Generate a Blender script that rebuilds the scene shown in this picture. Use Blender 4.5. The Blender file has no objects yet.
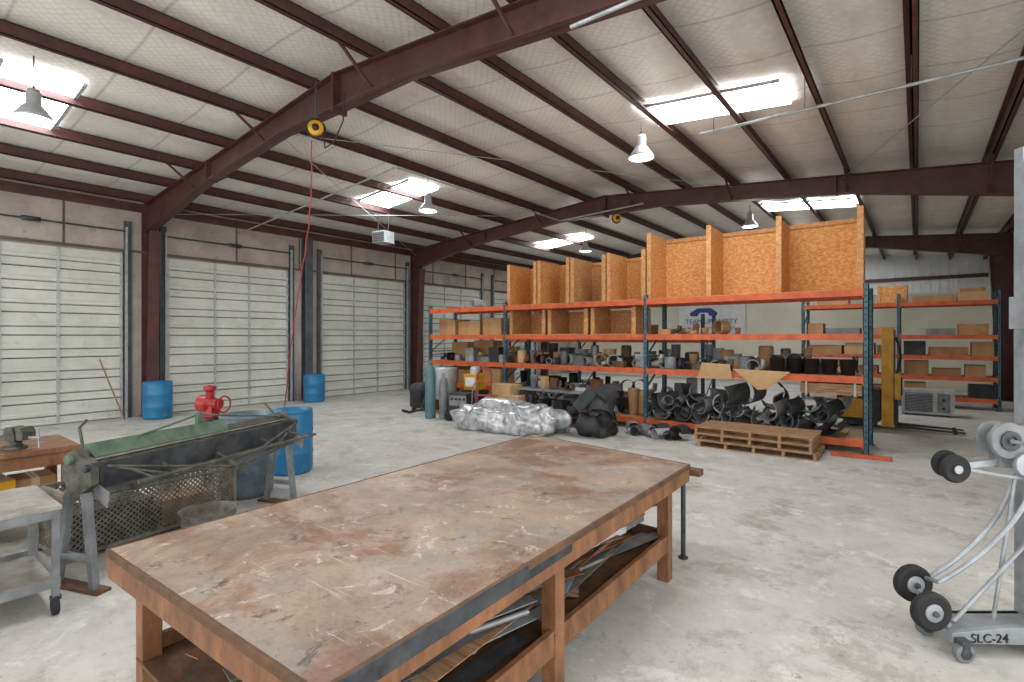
import bpy, math, random
from mathutils import Vector, Matrix, noise
random.seed(7)
R=random.random
def U(a,b): return a+(b-a)*random.random()
scene=bpy.context.scene

# ---------------------------------------------------------------- materials
MATS={}
def mat(name,c1,c2=None,rough=.6,metal=0.,scale=4.,bump=0.,detail=6.,lo=.35,hi=.65,emit=0.,stretch=None,bscale=None,spec=None,wear=None):
    m=bpy.data.materials.new(name); m.use_nodes=True
    nt=m.node_tree; N=nt.nodes; L=nt.links
    b=N['Principled BSDF']; b.inputs['Roughness'].default_value=rough; b.inputs['Metallic'].default_value=metal
    if spec is not None: b.inputs['Specular IOR Level'].default_value=spec
    if c2 is None: c2=tuple(x*.75 for x in c1)
    tc=N.new('ShaderNodeTexCoord'); mp=N.new('ShaderNodeMapping')
    L.new(tc.outputs['Object'],mp.inputs['Vector'])
    if stretch: mp.inputs['Scale'].default_value=stretch
    n=N.new('ShaderNodeTexNoise'); n.inputs['Scale'].default_value=scale; n.inputs['Detail'].default_value=detail
    n.inputs['Roughness'].default_value=.65
    L.new(mp.outputs[0],n.inputs['Vector'])
    r=N.new('ShaderNodeValToRGB'); r.color_ramp.elements[0].position=lo; r.color_ramp.elements[1].position=hi
    r.color_ramp.elements[0].color=(*c2,1); r.color_ramp.elements[1].color=(*c1,1)
    L.new(n.outputs['Fac'],r.inputs['Fac']); out=r.outputs['Color']
    if wear:
        nw=N.new('ShaderNodeTexNoise'); nw.inputs['Scale'].default_value=scale*3; nw.inputs['Detail'].default_value=9; nw.inputs['Roughness'].default_value=.8
        L.new(tc.outputs['Object'],nw.inputs['Vector'])
        rw=N.new('ShaderNodeValToRGB'); rw.color_ramp.elements[0].position=.57; rw.color_ramp.elements[1].position=.64
        rw.color_ramp.elements[0].color=(0,0,0,1); rw.color_ramp.elements[1].color=(.7,.7,.7,1)
        L.new(nw.outputs['Fac'],rw.inputs['Fac'])
        mx=N.new('ShaderNodeMix'); mx.data_type='RGBA'; L.new(rw.outputs[0],mx.inputs[0]); L.new(out,mx.inputs[6]); mx.inputs[7].default_value=(*wear,1); out=mx.outputs[2]
    L.new(out,b.inputs['Base Color'])
    if bump:
        n2=N.new('ShaderNodeTexNoise'); n2.inputs['Scale'].default_value=bscale or scale*6; n2.inputs['Detail'].default_value=3
        L.new(mp.outputs[0],n2.inputs['Vector'])
        bp=N.new('ShaderNodeBump'); bp.inputs['Strength'].default_value=bump; bp.inputs['Distance'].default_value=.02
        L.new(n2.outputs['Fac'],bp.inputs['Height']); L.new(bp.outputs[0],b.inputs['Normal'])
    if emit:
        b.inputs['Emission Color'].default_value=(*c1,1); b.inputs['Emission Strength'].default_value=emit
    MATS[name]=m
    return m
def h(s):
    s=s.lstrip('#'); v=[int(s[i:i+2],16)/255 for i in (0,2,4)]
    return tuple((x/12.92 if x<=.04045 else ((x+.055)/1.055)**2.4) for x in v)

mat('maroon',h('54302c'),h('3d2120'),.55,0,3,wear=h('6a4a45'))
mat('galv',h('b4b8ba'),h('8f9496'),.45,.3,6)
mat('steel_dark',h('50555a'),h('2f3236'),.5,.4,6)
mat('jamb',h('565d63'),h('3b4045'),.55,.1,4)
mat('door_white',h('cbcdc6'),h('b6b9b0'),.5,0,1.2,wear=h('a3a59d'))
mat('door_seam',h('6a6d66'),h('595c55'),.6,0,3)
mat('wall_tan',h('b5aca4'),h('958b84'),.8,0,1.2,bump=.15,wear=h('857a72'))
mat('wall_seam',h('6b5d55'),h('55483f'),.8)
mat('cream',h('e0decf'),h('d0cebf'),.7,0,.6)
mat('white_siding',h('dcdee0'),h('c8cbce'),.6,0,1)
mat('rack_blue',h('41707e'),h('2e5360'),.5,.1,5,wear=h('7b8a8c'))
mat('rack_orange',h('cf6030'),h('a84a24'),.5,0,6,wear=h('8a4a30'))
mat('osb',h('dfa568'),h('b97d40'),.8,0,16,bump=.2,detail=8,lo=.38,hi=.62,stretch=(1,1,1.6))
mat('osb2',h('cf9c68'),h('a87244'),.8,0,14,bump=.2,detail=8,stretch=(1,1,1.6))
mat('pallet_wood',h('b4906c'),h('805e40'),.8,0,5,bump=.2,stretch=(1,6,6),wear=h('6a5038'))
mat('ply',h('b88d60'),h('94683f'),.75,0,4,stretch=(1,5,1))
mat('bench_wood',h('8f6240'),h('5f3d24'),.6,0,7,bump=.15,stretch=(1,1,.4),wear=h('4a3526'))
mat('bench_wood_dark',h('6d4b31'),h('42301f'),.7,0,7,bump=.15)
mat('cardboard',h('b08a62'),h('96714b'),.85,0,2)
mat('cardboard_lt',h('c8a67c'),h('b08c62'),.85,0,2)
mat('tape',h('c9b48c'),h('b9a27a'),.4)
mat('black',h('1d1d1f'),h('101012'),.6)
mat('rubber',h('232326'),h('151517'),.75)
mat('dark_stuff',h('414245'),h('27282b'),.7,.2,5,wear=h('5a5854'))
mat('duct_gray',h('6c6e70'),h('444547'),.5,.3,4,wear=h('8a8784'))
mat('duct_light',h('9c9ea0'),h('6e7072'),.45,.4,4)
mat('blue_plastic',h('2279a8'),h('1a6490'),.4,0,2,wear=h('4a88a5'))
mat('blue_steel',h('71828c'),h('4f616c'),.5,.2,4,wear=h('8c8a84'))
mat('green_paint',h('5f7561'),h('415446'),.5,.1,8,wear=h('6a6a5c'))
mat('iron',h('66665f'),h('3b3b35'),.5,.4,9,wear=h('7a6a58'))
mat('mesh_steel',h('8e8b84'),h('5f5b54'),.5,.2,9)
mat('gray_paint',h('85898c'),h('63676b'),.5,.1,5,wear=h('75706a'))
mat('gray_lt',h('b9bdc0'),h('9aa0a4'),.45,.2,5)
mat('alu',h('a5abb0'),h('858b90'),.4,.35,5)
mat('cart_top',h('a3a19b'),h('7f7b74'),.6,0,6,wear=h('8a6a50'))
mat('red_paint',h('b02626'),h('861b1b'),.4)
mat('yellow_paint',h('d9a521'),h('b58415'),.45)
mat('yellow_str',h('d8c43a'),h('c0a82a'),.5)
mat('white_paint',h('e4e6e8'),h('cfd2d5'),.5)
mat('blue_sign',h('1f3f86'),h('1c377a'),.5)
mat('red_cord',h('a03430'),h('852523'),.5)
mat('foil',h('d3d5d8'),h('8d9094'),.28,.35,5,bump=1.0,bscale=8,lo=.4,hi=.62)
mat('bulb',(1,1,1),(1,1,1),.3,emit=12)
mat('skylight_panel',(.95,.975,1.0),(.95,.975,1.0),.4,emit=22)
mat('teal_gas',h('5c7f84'),h('456a70'),.45)

def noi_(N,L,tc,s,d=8,ro=.6,dist=0,off=0):
    n=N.new('ShaderNodeTexNoise'); n.inputs['Scale'].default_value=s;n.inputs['Detail'].default_value=d
    n.inputs['Roughness'].default_value=ro; n.inputs['Distortion'].default_value=dist
    mp=N.new('ShaderNodeMapping'); mp.inputs['Location'].default_value=(off,off,0)
    L.new(tc.outputs['Object'],mp.inputs[0]); L.new(mp.outputs[0],n.inputs['Vector']); return n
def ramp_(N,L,src,stops):
    r=N.new('ShaderNodeValToRGB'); e=r.color_ramp.elements
    e[0].position=stops[0][0]; e[0].color=(*stops[0][1],1); e[1].position=stops[-1][0]; e[1].color=(*stops[-1][1],1)
    for p,c in stops[1:-1]:
        q=e.new(p); q.color=(*c,1)
    L.new(src,r.inputs['Fac']); return r
def mix_(N,L,f,a,c,mode='MIX'):
    x=N.new('ShaderNodeMix'); x.data_type='RGBA'; x.blend_type=mode
    if isinstance(f,float): x.inputs[0].default_value=f
    else: L.new(f,x.inputs[0])
    L.new(a,x.inputs[6]); L.new(c,x.inputs[7]); return x.outputs[2]
def floor_mat():
    m=bpy.data.materials.new('concrete_floor'); m.use_nodes=True; nt=m.node_tree;N=nt.nodes;L=nt.links
    b=N['Principled BSDF']; tc=N.new('ShaderNodeTexCoord')
    noi=lambda *a,**k: noi_(N,L,tc,*a,**k); ramp=lambda s,st: ramp_(N,L,s,st); mix=lambda *a: mix_(N,L,*a)
    a=ramp(noi(.5,7,.6,.2).outputs['Fac'],[(.3,h('a6a4a0')),(.5,h('b8b6b2')),(.7,h('c4c3bf'))])
    s=ramp(noi(3.1,12,.8,.2,4).outputs['Fac'],[(.34,h('8f8c86')),(.45,h('b8b6b1')),(.6,h('cdccc8'))])
    c=mix(.45,a.outputs[0],s.outputs[0])
    pf=ramp(noi(1.3,12,.8,.2,13).outputs['Fac'],[(.52,(0,0,0)),(.60,(.6,.6,.6))])
    dirt=ramp(noi(5,8,.7).outputs['Fac'],[(.3,h('7f7a73')),(.7,h('9a958e'))])
    c=mix(pf.outputs[0],c,dirt.outputs[0])
    lf=ramp(noi(2.2,12,.8,.2,43).outputs['Fac'],[(.55,(0,0,0)),(.60,(.6,.6,.6))])
    lc=ramp(noi(4,4).outputs['Fac'],[(.3,h('d2d1ce')),(.7,h('dddcda'))])
    c=mix(lf.outputs[0],c,lc.outputs[0])
    sf=ramp(noi(16,6,.75,0,3).outputs['Fac'],[(.60,(0,0,0)),(.66,(.75,.75,.75))])
    dk=ramp(noi(9,2).outputs['Fac'],[(.3,h('625c55')),(.7,h('7c766e'))])
    msk=ramp(noi(.9,4,.6,0,31).outputs['Fac'],[(.4,(0,0,0)),(.56,(1,1,1))])
    sm=mix(1.0,sf.outputs[0],msk.outputs[0],'MULTIPLY')
    c=mix(sm,c,dk.outputs[0])
    L.new(c,b.inputs['Base Color'])
    rr=ramp(noi(1.1,6).outputs['Fac'],[(.35,(.5,.5,.5)),(.65,(.75,.75,.75))]); L.new(rr.outputs[0],b.inputs['Roughness'])
    b.inputs['Specular IOR Level'].default_value=.3
    bp=N.new('ShaderNodeBump'); bp.inputs['Strength'].default_value=.2; bp.inputs['Distance'].default_value=.01
    L.new(noi(14,6,.7).outputs['Fac'],bp.inputs['Height']); L.new(bp.outputs[0],b.inputs['Normal'])
    MATS['floor']=m
floor_mat()
def top_mat():
    m=bpy.data.materials.new('worn_tabletop'); m.use_nodes=True; nt=m.node_tree;N=nt.nodes;L=nt.links
    b=N['Principled BSDF']; tc=N.new('ShaderNodeTexCoord')
    noi=lambda *a,**k: noi_(N,L,tc,*a,**k); ramp=lambda s,st: ramp_(N,L,s,st); mix=lambda *a: mix_(N,L,*a)
    base=ramp(noi(1.4,10,.65,.3).outputs['Fac'],[(.3,h('75665a')),(.45,h('8c7968')),(.55,h('9b8876')),(.7,h('887d72'))])
    f1=ramp(noi(1.2,8,.65,.8,5).outputs['Fac'],[(.50,(0,0,0)),(.58,(.75,.75,.75))])
    brown=ramp(noi(6,6).outputs['Fac'],[(.3,h('634636')),(.7,h('855f48'))])
    c=mix(f1.outputs[0],base.outputs[0],brown.outputs[0])
    gr=ramp(noi(2.2,9,.7,.3,17).outputs['Fac'],[(.53,(0,0,0)),(.60,(.7,.7,.7))])
    gc=ramp(noi(7,4).outputs['Fac'],[(.3,h('7b7671')),(.7,h('989189'))])
    c=mix(gr.outputs[0],c,gc.outputs[0])
    f2=ramp(noi(5,10,.8,1.2,11).outputs['Fac'],[(.58,(0,0,0)),(.62,(.75,.75,.75))])
    lt=ramp(noi(8,2).outputs['Fac'],[(.3,h('bbad9e')),(.7,h('cbbfb1'))])
    c=mix(f2.outputs[0],c,lt.outputs[0])
    f3=ramp(noi(5,10,.8,.5,21).outputs['Fac'],[(.37,(.8,.8,.8)),(.43,(0,0,0))])
    dk=ramp(noi(8,2).outputs['Fac'],[(.3,h('3f3731')),(.7,h('544a42'))])
    c=mix(f3.outputs[0],c,dk.outputs[0])
    # scratches : thin stretched noise in two directions
    for ang,off in ((.5,3),(-.9,8)):
        mp=N.new('ShaderNodeMapping'); mp.inputs['Rotation'].default_value=(0,0,ang); mp.inputs['Scale'].default_value=(1.2,38,1); mp.inputs['Location'].default_value=(off,0,0)
        L.new(tc.outputs['Object'],mp.inputs[0]); n=N.new('ShaderNodeTexNoise'); n.inputs['Scale'].default_value=1.6; n.inputs['Detail'].default_value=3; L.new(mp.outputs[0],n.inputs['Vector'])
        sr=ramp(n.outputs['Fac'],[(.70,(0,0,0)),(.73,(.5,.5,.5))]); c=mix(sr.outputs[0],c,lt.outputs[0])
    sp=ramp(noi(45,3,.6,0,2).outputs['Fac'],[(.3,(.68,.66,.64)),(.5,(1,1,1))]); c=mix(.6,c,sp.outputs[0],'MULTIPLY')
    L.new(c,b.inputs['Base Color'])
    rr=ramp(noi(3,6,.6,0,3).outputs['Fac'],[(.35,(.35,.35,.35)),(.65,(.65,.65,.65))]); L.new(rr.outputs[0],b.inputs['Roughness'])
    bp=N.new('ShaderNodeBump'); bp.inputs['Strength'].default_value=.15; bp.inputs['Distance'].default_value=.01
    L.new(noi(20,4).outputs['Fac'],bp.inputs['Height']); L.new(bp.outputs[0],b.inputs['Normal'])
    MATS['tabletop']=m
top_mat()
def ceil_mat():
    m=bpy.data.materials.new('roof_insulation'); m.use_nodes=True; nt=m.node_tree;N=nt.nodes;L=nt.links
    b=N['Principled BSDF']; tc=N.new('ShaderNodeTexCoord'); b.inputs['Roughness'].default_value=.55
    n=N.new('ShaderNodeTexNoise'); n.inputs['Scale'].default_value=.8; n.inputs['Detail'].default_value=5
    L.new(tc.outputs['Object'],n.inputs['Vector'])
    r=ramp_(N,L,n.outputs['Fac'],[(.3,h('d6d2cb')),(.7,h('e9e6e0'))])
    mp=N.new('ShaderNodeMapping'); mp.inputs['Rotation'].default_value=(0,0,math.pi/4); L.new(tc.outputs['Object'],mp.inputs[0])
    v=N.new('ShaderNodeTexVoronoi'); v.inputs['Scale'].default_value=11; v.inputs['Randomness'].default_value=.15
    v.distance='CHEBYCHEV'; L.new(mp.outputs[0],v.inputs['Vector'])
    sep=N.new('ShaderNodeSeparateXYZ'); L.new(tc.outputs['Object'],sep.inputs[0])
    mo=N.new('ShaderNodeMath'); mo.operation='PINGPONG'; mo.inputs[1].default_value=.61; L.new(sep.outputs['Y'],mo.inputs[0])
    rw=ramp_(N,L,mo.outputs[0],[(0,(.66,.64,.62)),(.03,(1,1,1))])
    q=ramp_(N,L,v.outputs['Distance'],[(.3,(1,1,1)),(.55,(.72,.71,.70))])
    c=mix_(N,L,1.0,r.outputs[0],rw.outputs[0],'MULTIPLY'); c=mix_(N,L,.7,c,q.outputs[0],'MULTIPLY')
    L.new(c,b.inputs['Base Color'])
    bp=N.new('ShaderNodeBump'); bp.inputs['Strength'].default_value=.35; bp.inputs['Distance'].default_value=.025
    n3=N.new('ShaderNodeTexNoise'); n3.inputs['Scale'].default_value=5; n3.inputs['Detail'].default_value=4; L.new(tc.outputs['Object'],n3.inputs['Vector'])
    L.new(n3.outputs['Fac'],bp.inputs['Height']); L.new(bp.outputs[0],b.inputs['Normal'])
    MATS['ceiling']=m
ceil_mat()

# ---------------------------------------------------------------- mesh builder
class MB:
    def __init__(s,name):
        s.name=name; s.v=[]; s.f=[]; s.mi=[]; s.mats=[]; s.sm=[]; s.M=Matrix.Identity(4)
    def m(s,n):
        if n not in s.mats: s.mats.append(n)
        return s.mats.index(n)
    def add(s,vs,fs,mt,smooth=False):
        o=len(s.v); k=s.m(mt)
        for p in vs: s.v.append(s.M@Vector(p))
        for f in fs: s.f.append([o+i for i in f]); s.mi.append(k); s.sm.append(smooth)
    def box(s,x0,x1,y0,y1,z0,z1,mt):
        vs=[(x0,y0,z0),(x1,y0,z0),(x1,y1,z0),(x0,y1,z0),(x0,y0,z1),(x1,y0,z1),(x1,y1,z1),(x0,y1,z1)]
        s.add(vs,[(3,2,1,0),(4,5,6,7),(0,1,5,4),(1,2,6,5),(2,3,7,6),(3,0,4,7)],mt)
    def cbox(s,c,d,mt,rz=0,rx=0,ry=0):
        old=s.M; s.M=old@Matrix.Translation(c)@Matrix.Rotation(rz,4,'Z')@Matrix.Rotation(ry,4,'Y')@Matrix.Rotation(rx,4,'X')
        s.box(-d[0]/2,d[0]/2,-d[1]/2,d[1]/2,-d[2]/2,d[2]/2,mt); s.M=old
    def beam(s,a,b,w,hh,mt):
        a=Vector(a);b=Vector(b);d=(b-a).normalized(); up=Vector((0,0,1))
        if abs(d.z)>.99: up=Vector((0,1,0))
        sd=d.cross(up).normalized()*(w/2); u=sd.cross(d).normalized()*(hh/2)
        vs=[a-sd-u,a+sd-u,a+sd+u,a-sd+u,b-sd-u,b+sd-u,b+sd+u,b-sd+u]
        s.add(vs,[(0,1,2,3),(7,6,5,4),(4,5,1,0),(5,6,2,1),(6,7,3,2),(7,4,0,3)],mt)
    def path(s,pts,r,mt,seg=8):
        pts=[Vector(p) for p in pts]; n=len(pts); vs=[]; fs=[]
        prev=None
        for i,p in enumerate(pts):
            d=(pts[min(i+1,n-1)]-pts[max(i-1,0)]).normalized()
            if prev is None:
                a=d.orthogonal().normalized()
            else:
                a=(prev-d*prev.dot(d)).normalized()
            prev=a; b=d.cross(a)
            rr=r[i] if isinstance(r,(list,tuple)) else r
            for k in range(seg):
                t=2*math.pi*k/seg; vs.append(p+a*math.cos(t)*rr+b*math.sin(t)*rr)
        for i in range(n-1):
            for k in range(seg):
                k2=(k+1)%seg; fs.append((i*seg+k,i*seg+k2,(i+1)*seg+k2,(i+1)*seg+k))
        s.add(vs,fs,mt,True)
        s.add(vs[:seg],[tuple(range(seg-1,-1,-1))],mt); s.add(vs[-seg:],[tuple(range(seg))],mt)
    def tube(s,a,b,r,mt,seg=10,r2=None): s.path([a,b],[r,r if r2 is None else r2],mt,seg)
    def lathe(s,c,prof,mt,seg=24,axis='Z'):
        old=s.M; T=Matrix.Translation(c)
        if axis=='Y': T=T@Matrix.Rotation(-math.pi/2,4,'X')
        if axis=='X': T=T@Matrix.Rotation(math.pi/2,4,'Y')
        s.M=old@T; vs=[];fs=[]
        for r,z in prof:
            for k in range(seg):
                t=2*math.pi*k/seg; vs.append((r*math.cos(t),r*math.sin(t),z))
        for i in range(len(prof)-1):
            for k in range(seg):
                k2=(k+1)%seg; fs.append((i*seg+k,i*seg+k2,(i+1)*seg+k2,(i+1)*seg+k))
        s.add(vs,fs,mt,True); s.M=old
    def torus(s,c,Rr,r,mt,axis='Z',seg=24,ms=8,tilt=None):
        s.lathe(c,[(Rr+r*math.cos(2*math.pi*k/ms),r*math.sin(2*math.pi*k/ms)) for k in range(ms+1)],mt,seg,axis)
    def prism(s,poly,a0,a1,mt,plane='XZ'):
        n=len(poly)
        def P(p,a):
            if plane=='XZ': return (p[0],a,p[1])
            if plane=='YZ': return (a,p[0],p[1])
            return (p[0],p[1],a)
        vs=[P(p,a0) for p in poly]+[P(p,a1) for p in poly]
        fs=[tuple(range(n-1,-1,-1)),tuple(range(n,2*n))]+[(i,(i+1)%n,n+(i+1)%n,n+i) for i in range(n)]
        s.add(vs,fs,mt)
    def arc(s,c,Rr,th,ln,a0,a1,mt,axis='Y',seg=14,rx=0,rz=0,flare=1.0):
        old=s.M; s.M=old@Matrix.Translation(c)@Matrix.Rotation(rz,4,'Z')@Matrix.Rotation(rx,4,'X')
        vs=[];fs=[]
        for i in range(seg+1):
            t=a0+(a1-a0)*i/seg
            for (rr,y) in ((Rr,-ln/2),(Rr-th,-ln/2),(Rr*flare-th,ln/2),(Rr*flare,ln/2)):
                vs.append((rr*math.cos(t),y,rr*math.sin(t)))
        for i in range(seg):
            for k in range(4):
                k2=(k+1)%4; fs.append((i*4+k,i*4+k2,(i+1)*4+k2,(i+1)*4+k))
        fs.append((3,2,1,0)); fs.append((seg*4,seg*4+1,seg*4+2,seg*4+3))
        s.add(vs,fs,mt); s.M=old
    def blob(s,c,d,mt,seed=0,amp=.15,fr=3.,nu=32,nv=20,p=.7,rz=0):
        old=s.M; s.M=old@Matrix.Translation(c)@Matrix.Rotation(rz,4,'Z'); vs=[];fs=[]
        sg=lambda x:math.copysign(abs(x)**p,x)
        for j in range(nv+1):
            ph=-math.pi/2+math.pi*j/nv
            for i in range(nu):
                t=2*math.pi*i/nu
                q=Vector((sg(math.cos(ph))*sg(math.cos(t)),sg(math.cos(ph))*sg(math.sin(t)),sg(math.sin(ph))))
                w=Vector((q.x*d[0],q.y*d[1],q.z*d[2]))
                k=1+amp*noise.noise(w*fr+Vector((seed*7.1,seed*3,0)))
                w*=k; w.z=max(w.z,-d[2]*.9); vs.append(w)
        for j in range(nv):
            for i in range(nu):
                i2=(i+1)%nu; fs.append((j*nu+i,j*nu+i2,(j+1)*nu+i2,(j+1)*nu+i))
        s.add(vs,fs,mt,True); s.M=old
    def build(s,bevel=0,loc=None):
        me=bpy.data.meshes.new(s.name)
        if s.v:
            if loc is None:
                xs=[p.x for p in s.v];ys=[p.y for p in s.v];zs=[p.z for p in s.v]
                loc=Vector(((min(xs)+max(xs))/2,(min(ys)+max(ys))/2,min(zs)))
            loc=Vector(loc)
        me.from_pydata([tuple(p-loc) for p in s.v],[],s.f)
        for n in s.mats: me.materials.append(MATS[n])
        me.polygons.foreach_set('material_index',s.mi); me.polygons.foreach_set('use_smooth',s.sm)
        me.update()
        ob=bpy.data.objects.new(s.name,me); scene.collection.objects.link(ob); ob.location=loc
        if bevel:
            b=ob.modifiers.new('bevel','BEVEL'); b.width=bevel; b.segments=2; b.limit_method='ANGLE'
        return ob
def at(x,y,z=0,rz=0): return Matrix.Translation((x,y,z))@Matrix.Rotation(rz,4,'Z')

# ---------------------------------------------------------------- room shell
XL,XR,XM=-14.7,2.25,-6.75
Y0,Y1=-5.0,28.0
def zt(x): return 5.78-.088*abs(x-XM)
PH=.2
b=MB('floor'); b.box(XL-.3,XR+.3,Y0-1,Y1+.3,-.2,0,'floor'); b.build(loc=(0,0,0))
purl=[-14.5,-13.1,-11.75,-10.3,-8.85,-7.4,-5.9,-4.6,-3.45,-2.3,-1.15,-.05,1.05,2.1]
c=MB('ceiling'); xs=[]
ps=[XL-.1]+purl+[XR+.1]
for a,bb in zip(ps[:-1],ps[1:]):
    for k in range(8): xs.append((a+(bb-a)*k/8, math.sin(math.pi*k/8)))
xs.append((ps[-1],0)); ny=110
vs=[];fs=[]
for j in range(ny+1):
    y=Y0+(Y1-Y0)*j/ny
    for x,sg in xs:
        vs.append((x,y,zt(x)+PH+.02-sg*(.045+.03*noise.noise(Vector((x*.8,y*1.3,0))))))
nx=len(xs)
for j in range(ny):
    for i in range(nx-1): fs.append((j*nx+i,(j+1)*nx+i,(j+1)*nx+i+1,j*nx+i+1))
c.add(vs,fs,'ceiling',True); c.build(loc=(0,0,0))
for x in purl:
    p=MB('roof_purlin'); z=zt(x)
    p.box(x-.01,x+.01,Y0,Y1,z,z+PH,'maroon'); p.box(x-.01,x+.07,Y0,Y1,z,z+.012,'maroon'); p.box(x-.07,x+.01,Y0,Y1,z+PH-.012,z+PH,'maroon')
    p.box(x+.058,x+.07,Y0,Y1,z,z+.03,'maroon')
    p.build()
for k,(xc,yc,hx,hy) in enumerate([(-10.8,1.75,1.05,.45),(-2.5,1.6,1.1,.5),(-10.6,8.8,1.0,.5),(-2.55,8.4,1.05,.45),(-10.8,17.0,1.1,.5),(-2.4,16.3,1.1,.5),(-10.6,24.6,1.1,.5),(-2.4,24.5,1.1,.5)]):
    w=MB('skylight_panel')
    def zz(x): return zt(x)+PH-.065
    w.add([(xc-hx,yc-hy,zz(xc-hx)),(xc+hx,yc-hy,zz(xc+hx)),(xc+hx,yc+hy,zz(xc+hx)),(xc-hx,yc+hy,zz(xc-hx))],[(3,2,1,0)],'skylight_panel')
    for yy in (yc-hy,yc+hy): w.beam((xc-hx,yy,zz(xc-hx)),(xc+hx,yy,zz(xc+hx)),.05,.04,'galv')
    w.build()
RY=[-3.9,4.5,12.9,21.3]
def rafter(y):
    r=MB('roof_rafter')
    def dep(x):
        e=min(x-XL,XR-x); return .38+.32*max(0,1-e/3.5)+(.0 if abs(x-XM)>1.5 else .14*(1-abs(x-XM)/1.5))
    X=[XL+.12,XL+1.5,XL+3.5,XM-1.5,XM,XM+1.5,XR-3.5,XR-1.5,XR-.12]
    top=[(x,zt(x)) for x in X]; bot=[(x,zt(x)-dep(x)) for x in X]
    for i in range(len(X)-1):
        a,b_,c_,d_=top[i],top[i+1],bot[i+1],bot[i]
        r.prism([d_,c_,b_,a],y-.008,y+.008,'maroon')
        for (p,q,s) in ((a,b_,-1),(d_,c_,1)):
            r.prism([(p[0],p[1]),(q[0],q[1]),(q[0],q[1]+s*.018),(p[0],p[1]+s*.018)] if s>0 else [(p[0],p[1]-.018),(q[0],q[1]-.018),(q[0],q[1]),(p[0],p[1])],y-.1,y+.1,'maroon')
    for x in (XM-.015,XM+.015): r.box(x-.012,x+.012,y-.12,y+.12,zt(x)-dep(x)-.06,zt(x)+.0,'maroon')
    for x in (XL+3.6,XR-3.6): r.box(x-.012,x+.012,y-.11,y+.11,zt(x)-dep(x)-.02,zt(x),'maroon')
    for i,x in enumerate(purl):
        if i%2==0 and 0<i<13:
            for s in (-1,1):
                r.beam((x,y+s*.02,zt(x)-dep(x)+.03),(x,y+s*.62,zt(x)+.06),.035,.035,'maroon')
    for xc,s in ((XL+.16,1),(XR-.16,-1)):
        zb=zt(xc)-.0
        r.prism([(xc-.13*s,0),(xc+.13*s,0),(xc+.36*s,zb-.7),(xc+.36*s,zb),(xc-.13*s,zb)],y-.01,y+.01,'maroon')
        r.box(min(xc-.14*s,xc-.13*s),max(xc-.14*s,xc-.13*s)+.004,y-.12,y+.12,0,zb,'maroon')
        r.prism([(xc+.13*s,0),(xc+.145*s,0),(xc+.375*s,zb-.7),(xc+.36*s,zb-.7)],y-.12,y+.12,'maroon')
        r.box(xc-.2,xc+.2,y-.15,y+.15,0,.02,'maroon')
    r.build()
for y in RY: rafter(y)
doors=[(-3.3,.0),(.75,4.03),(4.9,8.1),(9.15,12.55),(13.35,16.7),(17.5,20.7)]
DZ=3.87
wl=MB('wall_left')
wl.box(XL-.2,XL-.08,Y0,Y1,0,5.3,'wall_tan')
wl.box(XL-.08,XL,Y0,Y1,DZ+.05,5.2,'wall_tan')
y=Y0+.6
while y<Y1:
    wl.box(XL-.01,XL+.012,y,y+.04,DZ+.05,5.1,'wall_seam'); y+=1.83
wl.box(XL-.02,XL+.06,Y0,Y1,4.88,5.08,'maroon'); wl.box(XL-.02,XL+.04,Y0,Y1,DZ+.04,DZ+.09,'wall_seam')
prev=Y0
for (a,bb) in doors+[(Y1,Y1)]:
    if a>prev: wl.box(XL-.08,XL-.005,prev,a,0,DZ+.05,'wall_tan')
    prev=bb
wl.build(loc=(0,0,0))
k=0
for (a,bb) in doors:
    k+=1; d=MB('door_%d'%k); x=XL-.055
    n=8; sh=DZ/n
    d.box(x-.02,x,a,bb,0,DZ,'door_seam')
    for i in range(n):
        z0=i*sh+.014; z1=(i+1)*sh-.008
        zm=(z0+z1)/2
        d.box(x,x+.03,a+.01,bb-.01,z0,z1,'door_white')
        d.prism([(x+.03,zm-.05),(x+.05,zm-.03),(x+.05,zm+.03),(x+.03,zm+.05)],a+.01,bb-.01,'door_white')
        d.box(x+.03,x+.036,a+.01,bb-.01,zm-.066,zm-.048,'door_seam')
        d.prism([(x+.03,z0),(x+.045,z0+.01),(x+.045,z0+.04),(x+.03,z0+.06)],a+.01,bb-.01,'door_white')
    for q in (.015,.36,.64,.985):
        yc=a+(bb-a)*q; d.box(x+.03,x+.06,yc-.022,yc+.022,.01,DZ-.01,'gray_lt')
        for i in range(1,n): d.box(x+.06,x+.085,yc-.03,yc+.03,i*sh-.05,i*sh+.05,'galv')
    d.build()
    t=MB('trim_%d'%k)
    for yy,s in ((a,-1),(bb,1)):
        t.box(XL-.02,XL+.06,min(yy,yy+s*.14),max(yy,yy+s*.14),0,DZ+.75,'jamb')
        t.box(XL+.06,XL+.12,min(yy+s*.01,yy+s*.05),max(yy+s*.01,yy+s*.05),0,DZ+.6,'galv')
    t.tube((XL+.14,a,DZ+.5),(XL+.14,bb,DZ+.5),.02,'steel_dark'); t.lathe((XL+.14,(a+bb)/2-.15,DZ+.5),[(0,0),(.05,0),(.05,.3),(0,.3)],'steel_dark',12,'Y')
    t.build()
ic=MB('intermediate_column'); ic.box(XL,XL+.02,8.5,8.75,0,4.9,'jamb'); ic.box(XL+.02,XL+.2,8.618,8.632,0,4.9,'jamb'); ic.box(XL+.2,XL+.22,8.5,8.75,0,4.9,'jamb'); ic.build()
w=MB('wall_right'); w.box(XR,XR+.15,6,Y1,0,5.3,'cream'); 
y=6
while y<Y1: w.box(XR-.02,XR,y,y+.04,0,5.0,'white_siding'); y+=.3
w.build(loc=(0,0,0))
w=MB('wall_back'); zg=lambda x: zt(x)+PH+.05
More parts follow.
